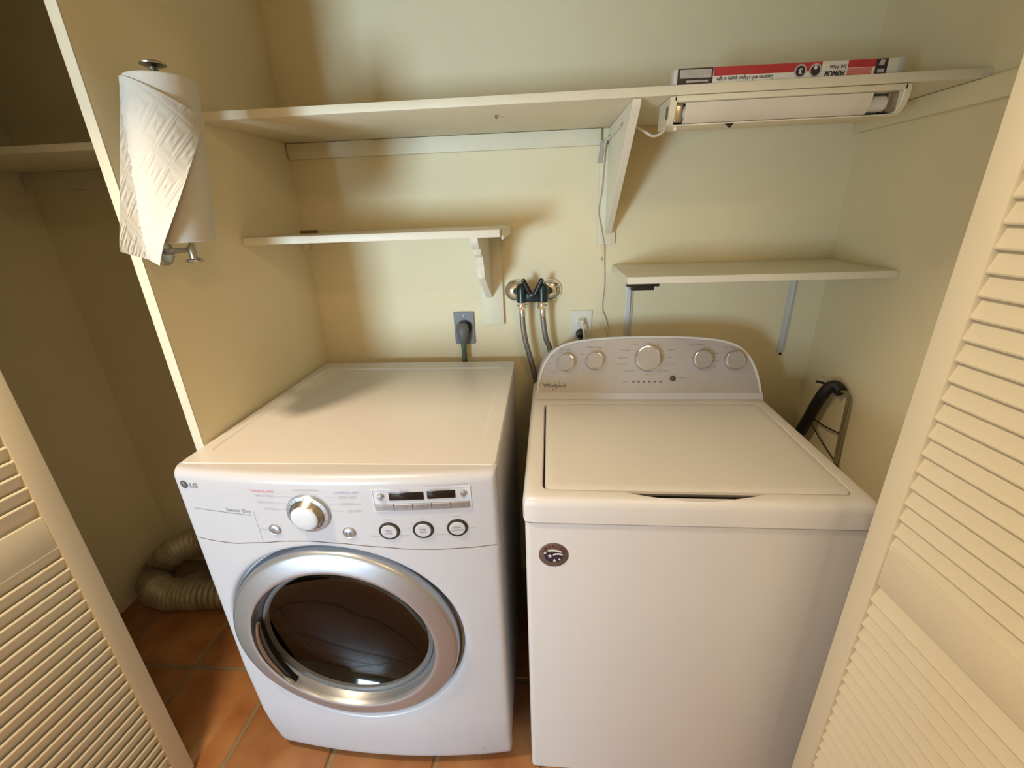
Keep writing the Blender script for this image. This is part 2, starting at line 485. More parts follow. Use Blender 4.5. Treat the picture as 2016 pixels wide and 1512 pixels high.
# ================================================================== DRYER
def build_dryer():
    part0 = globals()['part']
    def part(name, mb, m, parent, **k):
        # the moulded front is a touch wider than the cabinet towards its upper left corner
        for v in mb.v:
            fz = min(1, max(0, (v.z - .03) / .35)); fy = max(0, 1 - max(0, v.y) / .69)
            v.x -= .019 * (1 - v.x / .682) * fz * fy
        return part0(name, mb, m, parent, **k)
    t = thing('dryer', 'white front-loading clothes dryer with a round silver porthole door, left of the washer', 'dryer', (-0.555, -0.757, 0), local=True)
    WD = 0.682; HW = WD / 2
    R = 0.010
    def yf(x, z=0.5):
        tt = (x - HW) / HW
        y = -0.026 * (1 - tt * tt)
        dd = min(x, WD - x)
        if dd < R:
            q = max(0.0, R - dd); y += R - math.sqrt(max(0, R * R - q * q))
        return y
    def ytop(x, z):
        # control panel: rolls back into the top
        y = yf(x, z)
        zt, rr = 0.981, 0.020
        q = z - (zt - rr)
        if q > 0: y += rr - math.sqrt(max(0, rr * rr - q * q))
        return y
    # cabinet
    rl = lambda y, q: [Vector((p.x, y, p.y)) for p in rrect(.004 + q, WD - .004 - q, .022 + q, .976 - q, .008, 0, 3)]
    part('cabinet', MB().loft([rl(.070, .004), rl(.050, .004), rl(.048, 0), rl(.686, 0), rl(.690, .004)], False, True), M['enamel'], t)
    for x in (.05, WD - .05):
        for y in (.08, .64):
            part('foot', MB().lathe([(.018, 0), (.018, .012), (.012, .014), (.012, .024)], (x, y, 0), (0, 0, 1), 16), M['dark'], t)
    # top panel with shallow recessed field
    mb = MB()
    L = [rrect(.001, WD - .001, .022, .694, .012, .962), rrect(.001, WD - .001, .022, .694, .012, .979), rrect(.004, WD - .004, .025, .691, .010, .983),
         rrect(.030, WD - .040, .078, .632, .012, .983), rrect(.034, WD - .044, .082, .628, .010, .9795), rrect(.05, WD - .06, .10, .61, .008, .9795)]
    mb.loft(L, True, True)
    part('top_panel', mb, M['enamel'], t, angle=25)
    # seam between control panel and lower front
    def seam(x):
        pts = [(0, .803), (.05, .798), (.10, .797), (.163, .805), (.23, .815), (.285, .818), (.35, .814), (.42, .806), (.50, .797), (.56, .794), (.62, .794), (.682, .797)]
        for (a, b), (c, d) in zip(pts, pts[1:]):
            if x <= c:
                k = (x - a) / (c - a); k = k * k * (3 - 2 * k) * .5 + k * .5
                return b + (d - b) * k
        return pts[-1][1]
    xs = [0, .0015, .004, .007, .010, .014] + [.014 + (WD - .028) * i / 44 for i in range(1, 44)] + [WD - .014, WD - .010, WD - .007, WD - .004, WD - .0015, WD]
    mb = MB()
    NZ = 18
    grid = []
    for x in xs:
        z0 = seam(x) + .0012; z1 = .981
        col = []
        zs = [z0 + (z1 - .02 - z0) * k / 8 for k in range(9)] + [z1 - .02 + .02 * math.sin(PI / 2 * k / 6) for k in range(1, 7)]
        col.append(Vector((x, yf(x) + .012, z0)))
        for z in zs: col.append(Vector((x, ytop(x, z), z)))
        grid.append(col)
        col.append(Vector((x, .030, .9815)))
    mb.loft(grid, False, False, closed=False)
    for e in (grid[0], grid[-1]):
        mb.add(e + [Vector((e[0].x, .03, e[0].z))], [tuple(range(len(e) + 1))])
    cp = part('control_panel', mb, M['plastic'], t)
    # lower front with the round door well
    CX, CZ_ = .308, .521
    RW = .288
    bpts = []
    n = 40
    for i in range(n): bpts.append((WD * i / n, .024))
    for i in range(n): bpts.append((WD, .024 + (seam(WD) - .0012 - .024) * i / n))
    for i in range(n + 20): x = WD - WD * i / (n + 20); bpts.append((x, seam(x) - .0012))
    for i in range(n): bpts.append((0, seam(0) - .0012 + (.024 - seam(0) + .0012) * i / n))
    def yfront(x, z):
        y = yf(x, z)
        if z < .21: y += .024 * ((.21 - z) / .186) ** 1.5
        q = .024 + .016 - z
        if q > 0: y += .016 - math.sqrt(max(0, .016 ** 2 - q * q))
        return y
    loops = []
    y0 = yf(CX)
    def ring(r, dy, flat=False):
        out = []
        for x, z in bpts:
            a = math.atan2(z - CZ_, x - CX)
            px, pz = CX + r * math.cos(a), CZ_ + r * math.sin(a)
            out.append(Vector((px, (y0 if flat else yf(px)) + dy, pz)))
        return out
    loops.append(ring(.20, .028, True)); loops.append(ring(.268, .026, True)); loops.append(ring(.277, .018)); loops.append(ring(.281, .007)); loops.append(ring(.285, .0015)); loops.append(ring(RW + .001, 0))
    cir = ring(RW + .002, 0)
    for k in (.12, .3, .5, .7, .84, .92, .965, .985, 1.0):
        out = []
        for c, (x, z) in zip(cir, bpts):
            px, pz = c.x + (x - c.x) * k, c.z + (z - c.z) * k
            out.append(Vector((px, yfront(px, pz), pz)))
        loops.append(out)
    loops.append([Vector((x, .042, z)) for x, z in bpts])
    part('front_panel', MB().loft(loops, False, False), M['plastic'], t, angle=40)
    # door
    O = (CX, y0, CZ_)
    prof = [(.270, -.022), (.269, -.004), (.266, .002), (.260, .0055), (.248, .009), (.234, .0125), (.226, .014), (.221, .0142), (.2175, .0132), (.2155, .010), (.2135, .002), (.210, -.012), (.207, -.020), (.207, -.024)]
    part('gap_shade_ring', MB().lathe([(.254, -.020), (.2745, -.020), (.2745, -.023), (.254, -.023)], (CX, y0, CZ_), (0, -1, 0), 96, False, False), M['well'], t, label='added dark ring, painted shade of the gap around the door')  # ring added to darken the gap, its shade is painted
    dr = part('door', MB().lathe(prof, O, (0, -1, 0), 96, False, False), M['silver'], t, label='round silver porthole door frame')
    gk = MB().lathe([(.2075, -.018), (.205, -.0145), (.199, -.0135), (.195, -.017), (.195, -.034), (.2075, -.034)], O, (0, -1, 0), 72, False, False)
    part('gasket', gk, M['gasket'], dr, label='grey inner ring around the glass')
    gl = MB().lathe([(.196, -.024), (.180, -.034), (.150, -.046), (.11, -.056), (.06, -.063), (.004, -.065)], O, (0, -1, 0), 64, False, True)
    part('door_glass', gl, M['glass'], dr, label='dark smoked glass of the door')
    # drum behind glass, baffle
    dm = MB().lathe([(.21, -.05), (.245, -.09), (.245, -.50), (.10, -.52), (.01, -.52)], O, (0, -1, 0), 64, False, True)
    drum = part('drum', dm, M['drum'], t)
    part('drum_vane', MB().box(CX - .02, CX + .02, y0 + .10, y0 + .50, CZ_ - .243, CZ_ - .20, .012), M['drum'], drum)
    # handle pocket and grip on the left
    def arc(r, a0, a1, dy, k=16): return [Vector((CX + r * math.cos(math.radians(a0 + (a1 - a0) * i / k)), y0 + dy, CZ_ + r * math.sin(math.radians(a0 + (a1 - a0) * i / k)))) for i in range(k + 1)]
    def arc_strip(r0, r1, a0, a1, dyf, dyb):
        m_ = MB(); A = []
        k = 18
        for i in range(k + 1):
            f = i / k; a = math.radians(a0 + (a1 - a0) * f)
            th = math.sin(PI * min(max(f, .03), .97)) ** .6
            rm, hw = (r0 + r1) / 2, (r1 - r0) / 2 * th
            A.append([Vector((CX + r * math.cos(a), y0 + dy, CZ_ + r * math.sin(a))) for r, dy in ((rm - hw, dyf), (rm + hw, dyf), (rm + hw, dyb), (rm - hw, dyb))])
        return m_.loft(A)
    part('handle_pocket', arc_strip(.183, .2150, 160, 224, -.0145, -.002), M['black'], dr, label='dark finger pocket of the door')
    part('handle_grip', MB().tube(arc(.200, 161, 223, -.0165), [.0015 + .0028 * math.sin(PI * min(1, i / 16 + .12)) ** .5 if i < 15 else .0055 for i in range(17)], 10), M['nickel'], dr)
    # ---- dial
    def on(x, z, dy=.0006): return Vector((x, ytop(x, z) - dy, z))
    def axis(x):
        e = .002
        tx = Vector((2 * e, yf(x + e) - yf(x - e), 0)).normalized()
        return Vector((tx.y, -tx.x, 0)).normalized()
    dx, dz = .296, .893
    a = axis(dx); c = on(dx, dz, 0)
    db = part('dial', MB().lathe([(.0465, -.004), (.0465, .002), (.044, .006), (.0365, .0072), (.0365, .0)], c, a, 48, False, True), M['silver'], t, label='round chrome programme dial')
    part('dial_knob', MB().lathe([(.0362, .002), (.0362, .006), (.034, .009), (.031, .016), (.0285, .019)], c, a, 48, False, True), M['nickel'], db)
    part('dial_cap', MB().lathe([(.0285, .0188), (.0275, .0205), (.024, .0222), (.012, .0232), (.002, .0235)], c, a, 48, False, True), M['grey_plastic'], db)
    tk = MB()
    for k in range(9):
        an = math.radians(-20 + 220 * k / 8)
        p = c + a * .0074 + .040 * (math.cos(an) * Vector((a.y * -1, a.x, 0)) + math.sin(an) * Vector((0, 0, 1)))
        tk.lathe([(.0009, -.0004), (.0009, .0004)], p, a, 6)
    part('dial_mark', tk, M['ink'], db, stuff=True)
    # ---- push buttons
    for x, z, r, nm, sym in ((.211, .846, .0135, 'power_button', 0), (.373, .844, .0138, 'start_button', 1)):
        a = axis(x); c = on(x, z, 0)
        bt = part(nm, MB().lathe([(r, -.002), (r, .002), (r * .88, .0035), (r * .8, .003), (r * .5, .0042), (.001, .0046)], c, a, 32, False, True), M['silver'], t)
        sm = MB()
        f = lambda u, v, c=c, a=a: c + a * .0049 + Vector((-a.y, a.x, 0)) * u + Vector((0, 0, 1)) * v
        if sym == 0:
            k = 20
            for i in range(k):
                a0, a1 = 2 * PI * i / k, 2 * PI * (i + 1) / k
                sm.add([f(rr * math.cos(q), rr * math.sin(q)) for rr, q in ((.0042, a0), (.0042, a1), (.0049, a1), (.0049, a0))], [(0, 1, 2, 3)])
            sm.add([f(-.0004, -.002), f(.0004, -.002), f(.0004, .003), f(-.0004, .003)], [(0, 1, 2, 3)])
        else:
            sm.add([f(-.005, -.0038), f(-.0008, 0), f(-.005, .0038)], [(0, 1, 2)])
            for u in (.0012, .0038): sm.add([f(u, -.0036), f(u + .0011, -.0036), f(u + .0011, .0036), f(u, .0036)], [(0, 1, 2, 3)])
        part('symbol', sm, M['ink_dark'], bt)
    fl = lambda u, v: on(u, v, .0005)
    caps = [(.458, .848, ('DRY', 'LEVEL')), (.528, .849, ('TIME', 'DRY')), (.598, .850, ('TEMP.', 'CONTROL'))]
    for x, z, words in caps:
        a = axis(x); c = on(x, z, 0)
        rg = part('selector_button', MB().lathe([(.0215, -.002), (.0215, .0022), (.0205, .003), (.0172, .003), (.0172, .000)], c, a, 40, False, True), M['dark'], t, label='round selector button with a dark rim')
        cap = part('button_cap', MB().lathe([(.0166, .0), (.0166, .0035), (.0155, .0045), (.001, .0048)], c, a, 40, False, True), M['plastic'], rg)
        sm = MB()
        f = lambda u, v, c=c, a=a: c + a * .0052 + Vector((-a.y, a.x, 0)) * u + Vector((0, 0, 1)) * v
        for w_, v in zip(words, (.0032, -.0034)): text(sm, w_, .0066 if len(w_) < 6 else .0055, f, cy=v)
        part('lettering', sm, M['ink'], cap)
    # ---- display: recessed silver housing, two black windows, five keys
    X0, X1, Z0, Z1 = .437, .629, .899, .951
    b = MB()
    fr = [[on(x, z, dy) for x, z in ((X0 - i, Z0 - i), (X1 + i, Z0 - i), (X1 + i, Z1 + i), (X0 - i, Z1 + i))] for i, dy in ((.002, -.002), (.002, .0012), (0, .0014), (-.0006, .0004))]
    b.loft(fr, False, True)
    hs = part('display', b, M['grey_plastic'], t, label='silver display housing with two black windows')
    for a_, b_, zt in ((.4685, .5375, .9435), (.5445, .600, .9445)):
        m_ = MB(); m_.loft([[on(x, z, dy) for x, z in ((a_ + i, zt - .0185 + i), (b_ - i, zt - .0185 + i), (b_ - i, zt - i), (a_ + i, zt - i))] for i, dy in ((0, -.001), (0, .0012), (.0006, .0016))], False, True)
        part('window', m_, M['lcd'], hs)
    for x in (.4515, .6165):
        part('key', MB().lathe([(.0066, -.001), (.0066, .003), (.005, .0055), (.001, .006)], on(x, .936, 0), axis(x), 20, False, True), M['silver'], hs)
    for i in range(5):
        a_ = X0 + .002 + i * .0378; b_ = a_ + .0368
        m_ = MB(); m_.loft([[on(x, z, dy) for x, z in ((a_ + q, .901 + q), (b_ - q, .901 + q), (b_ - q, .9165 - q), (a_ + q, .9165 - q))] for q, dy in ((0, -.001), (0, .0028), (.0008, .0036))], False, True)
        m_.box(0, 0, 0, 0, 0, 0) if False else None
        part('key', m_, M['silver'], hs)
    pr = MB()
    fk = lambda u, v: on(u, v, .0041)
    for i, w_ in enumerate(('CUSTOM|PROGRAM', 'WRINKLE|CARE', 'DAMP DRY|SIGNAL', 'EXPRESS|DRY', 'CHILD|LOCK')):
        xx = X0 + .002 + i * .0378
        pr.lathe([(.0013, 0), (.0013, .0003)], fk(xx + .007, .9085), (0, -1, 0), 10)
        for q, l_ in enumerate(w_.split('|')): text(pr, l_, .0042, fk, cx=xx + .0225, cy=.911 - q * .0045)
    fd = lambda u, v: on(u, v, .002)
    text(pr, 'PROCESS', .0042, fd, cx=.501, cy=.9465); text(pr, 'EST. TIME REMAINING', .0040, fd, cx=.572, cy=.9475)
    text(pr, 'MORE', .0036, fd, cx=.4515, cy=.9265); text(pr, 'LESS', .0036, fd, cx=.6165, cy=.9265)
    part('lettering', pr, M['ink'], hs)
    # ---- printed lettering on the panel
    g = MB()
    for w_, u, v, sz in (('PERM. PRESS', .208, .932, .0078), ('DELICATES', .208, .9155, .0078), ('TOWELS', .214, .899, .0078), ('COTTON/NORMAL', .300, .9495, .0062), ('SPEED DRY', .384, .933, .0078), ('FRESHEN UP', .388, .9165, .0078), ('AIR DRY', .394, .899, .0078)):
        text(g, w_, sz, fl, cx=u, cy=v)
    part('lettering', g, M['ink_light'], t)
    g = MB(); text(g, '* SENSOR DRY', .0084, fl, cx=.204, cy=.9435, bold=.00012); part('lettering', g, M['ink_red'], t, label='pinkish red lettering')
    g = MB(); text(g, 'MANUAL DRY', .0084, fl, cx=.384, cy=.9445, bold=.00012); part('lettering', g, M['ink_blue'], t, label='pale blue lettering')
    g = MB()
    for w_, u, v in (('NORMAL', .458, .8755), ('DAMP DRY', .428, .834), ('VERY DRY', .4885, .834), ('40', .528, .8765), ('30', .505, .866), ('50', .551, .866), ('20', .498, .851), ('60', .558, .851), ('MEDIUM', .598, .8785), ('ULTRA LOW', .570, .834), ('HIGH', .629, .847), ('6.0 cu.ft. ELECTRONIC DRYING SYSTEM', .585, .957), ('STAND BY', .184, .843)):
        text(g, w_, .0048, fl, cx=u, cy=v)
    def thin_line(m_, p, q, w_=.0005):
        d = Vector((q[0] - p[0], q[1] - p[1])).normalized(); nx, nz = -d.y * w_, d.x * w_
        k = 10
        for i in range(k):
            a_ = (p[0] + (q[0] - p[0]) * i / k, p[1] + (q[1] - p[1]) * i / k); b_ = (p[0] + (q[0] - p[0]) * (i + 1) / k, p[1] + (q[1] - p[1]) * (i + 1) / k)
            m_.add([fl(a_[0] + nx, a_[1] + nz), fl(a_[0] - nx, a_[1] - nz), fl(b_[0] - nx, b_[1] - nz), fl(b_[0] + nx, b_[1] + nz)], [(0, 1, 2, 3)])
    for p, q in (((.232, .932), (.270, .932)), ((.230, .9155), (.254, .9155)), ((.230, .899), (.248, .899)), ((.340, .933), (.356, .933)), ((.344, .9165), (.358, .9165)), ((.345, .899), (.374, .899))):
        thin_line(g, p, q, .0003)
    for i in range(14):
        a0, a1 = math.radians(90 + 85 * i / 14), math.radians(90 + 85 * (i + 1) / 14)
        thin_line(g, (dx + .0495 * math.cos(a0), dz + .0495 * math.sin(a0)), (dx + .0495 * math.cos(a1), dz + .0495 * math.sin(a1)), .0004)
        thin_line(g, (dx - .0495 * math.cos(a0), dz + .0495 * math.sin(a0)), (dx - .0495 * math.cos(a1), dz + .0495 * math.sin(a1)), .0004)
    part('lettering', g, M['ink_light'], t)
    g = MB(); text(g, 'Sensor Dry', .0125, fl, cx=.137, cy=.8895); thin_line(g, (.030, .886), (.165, .8795), .0005)
    part('lettering', g, M['ink'], t, label='thin grey script lettering over a line')
    part('seam', (lambda m_: (thin_line(m_, (.172, .890), (.174, .810), .0004), m_)[1])(MB()), M['ink_light'], t)
    # ---- maker's mark
    lx, lz = .0245, .9465
    g = MB(); g.lathe([(.0092, 0), (.0092, .0009), (.0082, .0012)], on(lx, lz, 0), axis(lx), 28)
    lb = part('emblem', g, M['ink_dark'], t, label='dark disc emblem beside two grey letters')
    g = MB()
    fe = lambda u, v: on(lx, lz, 0) + axis(lx) * .0015 + Vector((u, 0, v))
    k = 26
    for i in range(k):
        a0, a1 = math.radians(60 + 290 * i / k), math.radians(60 + 290 * (i + 1) / k)
        g.add([fe(r * math.cos(q), r * math.sin(q)) for r, q in ((.0052, a0), (.0052, a1), (.0062, a1), (.0062, a0))], [(0, 1, 2, 3)])
    g.add([fe(-.0008, -.003), fe(0.0002, -.003), fe(0.0002, .003), fe(-.0008, .003)], [(0, 1, 2, 3)])
    g.add([fe(-.0008, -.003), fe(.0022, -.003), fe(.0022, -.0022), fe(-.0008, -.0022)], [(0, 1, 2, 3)])
    g.add([fe(0.0008, .0006), fe(.0060, .0006), fe(.0060, -.0004), fe(0.0008, -.0004)], [(0, 1, 2, 3)])
    part('emblem_mark', g, M['card_grey'], lb)
    g = MB(); text(g, 'LG', .0160, fl, cx=.0470, cy=.9455, bold=.0007)
    part('lettering', g, M['ink'], t)
    g = MB(); g.add([fl(.592, .0755), fl(.602, .0745), fl(.600, .0785), fl(.594, .079)], [(0, 1, 2, 3)]); text(g, 'steam dryer', .0065, fl, cx=.622, cy=.0765, shear=.2)
    part('lettering', g, M['ink'], t)
    return t
dryer = build_dryer()

# ================================================================== WASHER
def build_washer():
    t = thing('washing_machine', 'white top-loading washing machine with an arched grey control console, right of the dryer', 'washing machine', (0.1785, -0.7554, 0), math.radians(-0.728), local=True)
    # cabinet
    mb = MB()
    mb.loft([rrect(.004, .703, .006, .690, .012, z) for z in (.003, .849)], True, True)
    part('cabinet', mb, M['washer'], t)
    for x in (.06, .64):
        for y in (.07, .62):
            part('foot', MB().lathe([(.02, 0), (.02, .004)], (x, y, 0), (0, 0, 1), 16), M['dark'], t)
    # deck: outer lip, rounded shoulder, opening for the lid, scooped front
    n = 10
    def hole(inset, z, scoop):
        base = rrect(.040 + inset, .672 - inset, .032 + inset, .486 - inset, .02, z, n)
        return base
    def outer(ins, z, r): return rrect(ins, .707 - ins, ins, .690 - ins, r * .62, z, n)
    def resample(loop, k=160):
        # resample a closed loop by angle about its centre so that loops match
        c = sum(loop, Vector()) / len(loop)
        out = []
        m_ = len(loop)
        for q in range(k):
            a = 2 * PI * q / k
            d = Vector((math.cos(a), math.sin(a)))
            best = None
            for i in range(m_):
                p, r = loop[i], loop[(i + 1) % m_]
                e = r - p
                den = d.x * e.y - d.y * e.x
                if abs(den) < 1e-12: continue
                s_ = ((p.x - .356) * e.y - (p.y - .26) * e.x) / den
                u = ((p.x - .356) * d.y - (p.y - .26) * d.x) / den
                if s_ > 0 and -1e-6 <= u <= 1 + 1e-6 and (best is None or s_ > best): best = s_
            out.append(Vector((.356 + d.x * best, .26 + d.y * best, loop[0].z)))
        return out
    def scoop(loop, amt):
        for v in loop:
            if v.y < .06 and .215 < v.x < .495:
                q = (v.x - .215) / .28
                v.y -= amt * math.sin(PI * q) ** .8
        return loop
    K = 200
    Ls = [resample(outer(0.003, .852, .02), K), resample(outer(0.0, .856, .022), K), resample(outer(0, .894, .022), K), resample(outer(.002, .904, .022), K), resample(outer(.006, .910, .022), K), resample(outer(.013, .914, .022), K)]
    ho = [scoop(resample(hole(0, .914, 0), K), .026), scoop(resample(hole(.002, .9115, 0), K), .027), scoop(resample(hole(.003, .904, 0), K), .027), scoop(resample(hole(.003, .880, 0), K), .027)]
    part('deck', MB().loft(Ls + ho, True, False), M['washer'], t, angle=30)
    part('lid_well', MB().box(.042, .67, .010, .486, .872, .886), M['groove'], t, label='well floor under the lid with its shade put into the colour')  # dark base colour paints the shade seen through the lid scoop
    lid = MB().loft([rrect(.048, .667, .042, .481, .016, .898), rrect(.0465, .6685, .0355, .4825, .017, .908), rrect(.048, .667, .037, .481, .016, .9135), rrect(.052, .663, .041, .477, .014, .9155), rrect(.07, .645, .06, .46, .01, .9162)], True, True)
    part('lid', lid, M['washer'], t, label='flush rectangular lid with a finger scoop in front', angle=30)
    # console
    TL = math.radians(22)
    half = [(0, .198), (.06, .1972), (.12, .195), (.18, .190), (.225, .1835), (.262, .172), (.292, .152), (.314, .122), (.328, .088), (.337, .050), (.341, .020), (.342, 0.0)]
    CXC = .3555
    hv = catmull([(x, v, 0) for x, v in half], 4)
    outl = [(-p.x, p.y) for p in reversed(hv)] + [(p.x, p.y) for p in hv[1:]]
    def cp(u, v, w=0.0):      # console face: u across, v up the slope, w out of the face
        return Vector((CXC + u, .513 + v * math.sin(TL) - w * math.cos(TL), .914 + v * math.cos(TL) + w * math.sin(TL)))
    def scl(ins):
        out = []
        for u, v in outl:
            d = max(1e-6, math.hypot(u, v - .02))
            out.append((u * (1 - ins / .34), v * (1 - ins / .198) if v > .001 else 0.0))
        return out
    def back(ins, y):
        return [Vector((CXC + u, y, .914 + v * .78 * math.cos(TL))) for u, v in scl(ins)]
    loops = [back(.006, .692), back(.0, .686), [cp(u, v, -.004) for u, v in scl(0)], [cp(u, v, .001) for u, v in scl(.001)], [cp(u, v, .003) for u, v in scl(.003)], [cp(u, v, .003) for u, v in scl(.0075)], [cp(u, v, .0) for u, v in scl(.009)]]
    cons = part('console', MB().loft(loops, True, True), M['washer'], t, angle=30)
    # grey fascia
    fz = [(u, max(v, .024)) for u, v in scl(.0095) if v > .018]
    f0 = [(fz[0][0], .024)] + fz[1:-1] + [(fz[-1][0], .024)]
    part('fascia', MB().loft([[cp(u, v, -.001) for u, v in f0], [cp(u, v, .0018) for u, v in f0]], False, True), M['fascia'], cons, label='brushed grey control fascia', angle=30)
    part('front_ledge', MB().prism([(-.3425, .0), (.3425, .0), (.3405, .0215), (-.3405, .0215)], lambda u, v, w: cp(u, v, w), .0, .005, .0012), M['plastic'], cons)
    nrm = (cp(0, 0, 1) - cp(0, 0, 0))
    for u, v, r in ((-.2475, .117, .0255), (-.159, .121, .0255), (.003, .127, .0375), (.164, .1225, .0275), (.2565, .119, .0275)):
        c = cp(u, v, .0015)
        kb = part('control_knob', MB().lathe([(r * 1.04, 0), (r * 1.02, .004), (r, .016), (r * .97, .019)], c, nrm, 40, False, True), M['knob'], t, label='round grey control knob on the console')
        part('knob_ring', MB().lathe([(r * 1.0, .0165), (r * .985, .0200), (r * .93, .0202), (r * .90, .0188)], c, nrm, 40, False, False), M['chrome'], kb)
        mk = MB().add([c + nrm * .0192 + (cp(q, z_) - cp(0, 0)) for q, z_ in ((-.0006, r * .45), (.0006, r * .45), (.0006, r * .85), (-.0006, r * .85))], [(0, 1, 2, 3)])
        part('pointer', mk, M['ink_light'], kb)
    part('start_button', MB().lathe([(.0085, 0), (.0085, .004), (.007, .005)], cp(.0775, .065, .0015), nrm, 24, False, True), M['ink_dark'], t, label='small dark round start button')
    for i in range(6):
        part('indicator_light', MB().prism([(-.0032, -.0013), (.0032, -.0013), (.0032, .0013), (-.0032, .0013)], lambda u, v, w, i=i: cp(-.0405 + i * .0163 + u, .055 + v, w), .001, .0028), M['ink_dark'], t)
    fp = lambda u, v: cp(u, v, .0022)
    g = MB(); text(g, 'Whirlpool', .0165, fp, cx=-.283, cy=.044, bold=.0002)
    k = 40
    for i in range(k):
        a0, a1 = math.radians(95 + 300 * i / k), math.radians(95 + 300 * (i + 1) / k)
        def el(a, s_): return fp(-.277 + (.0155 * s_) * math.cos(a) * math.cos(.9) - .0045 * s_ * math.sin(a) * math.sin(.9), .0435 + .0155 * s_ * math.cos(a) * math.sin(.9) + .0045 * s_ * math.sin(a) * math.cos(.9))
        w_ = .05 * math.sin(PI * i / k)
        g.add([el(a0, 1 - w_), el(a1, 1 - w_), el(a1, 1.03 + w_), el(a0, 1.03 + w_)], [(0, 1, 2, 3)])
    part('lettering', g, M['ink_dark'], t, label="dark maker's lettering with a swirl")
    g = MB()
    for w_, u, v, sz in (('Soil Level', -.2475, .1575, .0085), ('Water Temp', -.159, .163, .0085), ('Cycle Options', .150, .168, .0082), ('Extra Rinse', .2465, .159, .0082)):
        text(g, w_, sz, fp, cx=u, cy=v, bold=.0001)
    for w_, u, v in (('heavy', -.262, .1495), ('medium', -.291, .138), ('light', -.298, .113), ('extra light', -.288, .088), ('hot', -.166, .153), ('warm', -.197, .143), ('cool', -.202, .119), ('cold', -.194, .094), ('tap cold', -.175, .081),
                    ('Normal', .003, .176), ('Whites', -.034, .1715), ('Colors', .040, .1715), ('Heavy Duty', -.064, .153), ('Delicates', .072, .153), ('Bulky Items', -.074, .130), ('Soak', .068, .130), ('Quick Wash', -.074, .110), ('Drain & Spin', .070, .109), ('Rinse & Spin', -.052, .089), ('Clean Washer', .052, .089), ('cycle', .003, .079), ('status', -.066, .055), ('start/pause', .104, .068), ('fabric softener', .200, .141), ('2nd rinse', .205, .118), ('pre soak', .196, .101), ('on', .288, .146)):
        text(g, w_, .0058, fp, cx=u, cy=v)
    part('lettering', g, M['ink'], t)
    # badge on the cabinet
    bc = Vector((.0655, .006, .765))
    bd = part('badge', MB().lathe([(.0325, 0), (.0325, .0008), (.0315, .0014)], bc, (0, -1, 0), 48), M['badge'], t, label='round brown badge with stars, stripes and lettering')
    fb = lambda u, v: bc + Vector((u, -.0019, v))
    g = MB()
    for i, ch in enumerate('AMERICA'):
        a = math.radians(90 + 66 - 22 * i)
        text(g, ch, .0112, fb, rot=a - PI / 2, cx=.0248 * math.cos(a), cy=.0248 * math.sin(a), bold=.0003)
    part('lettering', g, M['badge_red'], bd)
    g = MB(); k = 30
    g.add([bc + Vector((.0205 * math.cos(2 * PI * i / k), -.0016, .0170 * math.sin(2 * PI * i / k) - .0025)) for i in range(k)], [tuple(range(k))])
    part('flag_field', g, M['badge_blue'], bd)
    fl2 = lambda u, v: fb(u * 1.25, v * 1.2 + .001)
    g = MB()
    def stripe(u0, u1, v0, v1, hgt):
        kk = 8
        for i in range(kk):
            f0, f1 = i / kk, (i + 1) / kk
            q = lambda f: (u0 + (u1 - u0) * f, v0 + (v1 - v0) * f + .002 * math.sin(f * PI))
            a_, b_ = q(f0), q(f1)
            g.add([fl2(a_[0], a_[1]), fl2(b_[0], b_[1]), fl2(b_[0], b_[1] + hgt), fl2(a_[0], a_[1] + hgt)], [(0, 1, 2, 3)])
    stripe(-.010, .013, .007, .005, .0042); stripe(-.001, .0155, -.0015, -.001, .0036)
    def star(u, v, r):
        p = [(u + (r if i % 2 == 0 else r * .42) * math.sin(PI * i / 5), v + (r if i % 2 == 0 else r * .42) * math.cos(PI * i / 5)) for i in range(10)]
        g.add([fl2(*q) for q in p], [tuple(range(10))])
    star(-.0065, -.003, .0048); star(.0015, -.0125, .0042); star(-.0150, .004, .0034); star(.010, -.010, .003)
    part('flag_mark', g, M['card_white'], bd)
    return t
washer = build_washer()

# ================================================================== SHELVES
def build_upper_shelf():
    t = thing('plank_shelf', 'long cream wooden shelf across the back wall, topmost, on a triangular wooden bracket', 'shelf', (0.28, -0.19, 1.688))
    part('shelf_board', MB().box(XP + .001, XR - .001, -.389, -.001, 1.688, 1.7065, .0012), M['wood_paint'], t)
    part('back_cleat', MB().box(XP + .004, .40, -.018, -.001, 1.643, 1.687, .001), M['wood_paint'], t)
    part('side_cleat', MB().box(XR - .019, XR - .001, -.58, -.001, 1.643, 1.687, .001), M['wall'], t)
    # triangular bracket of board, standing on a back plate
    part('bracket_plate', MB().box(.400, .456, -.010, -.001, 1.358, 1.645, .001), M['wood_paint'], t)
    br = part('bracket', MB().prism([(-.010, 1.687), (-.384, 1.687), (-.376, 1.672), (-.028, 1.392), (-.010, 1.392)], lambda y, z, w: Vector((w, y, z)), .4235, .4425, .0012), M['white_board'], t, label='triangular wooden shelf bracket')
    part('screw', MB().lathe([(.004, 0), (.004, .006), (.002, .008)], (.115, -.28, 1.688), (0, 0, -1), 10), M['nickel'], t)
    return t
build_upper_shelf()

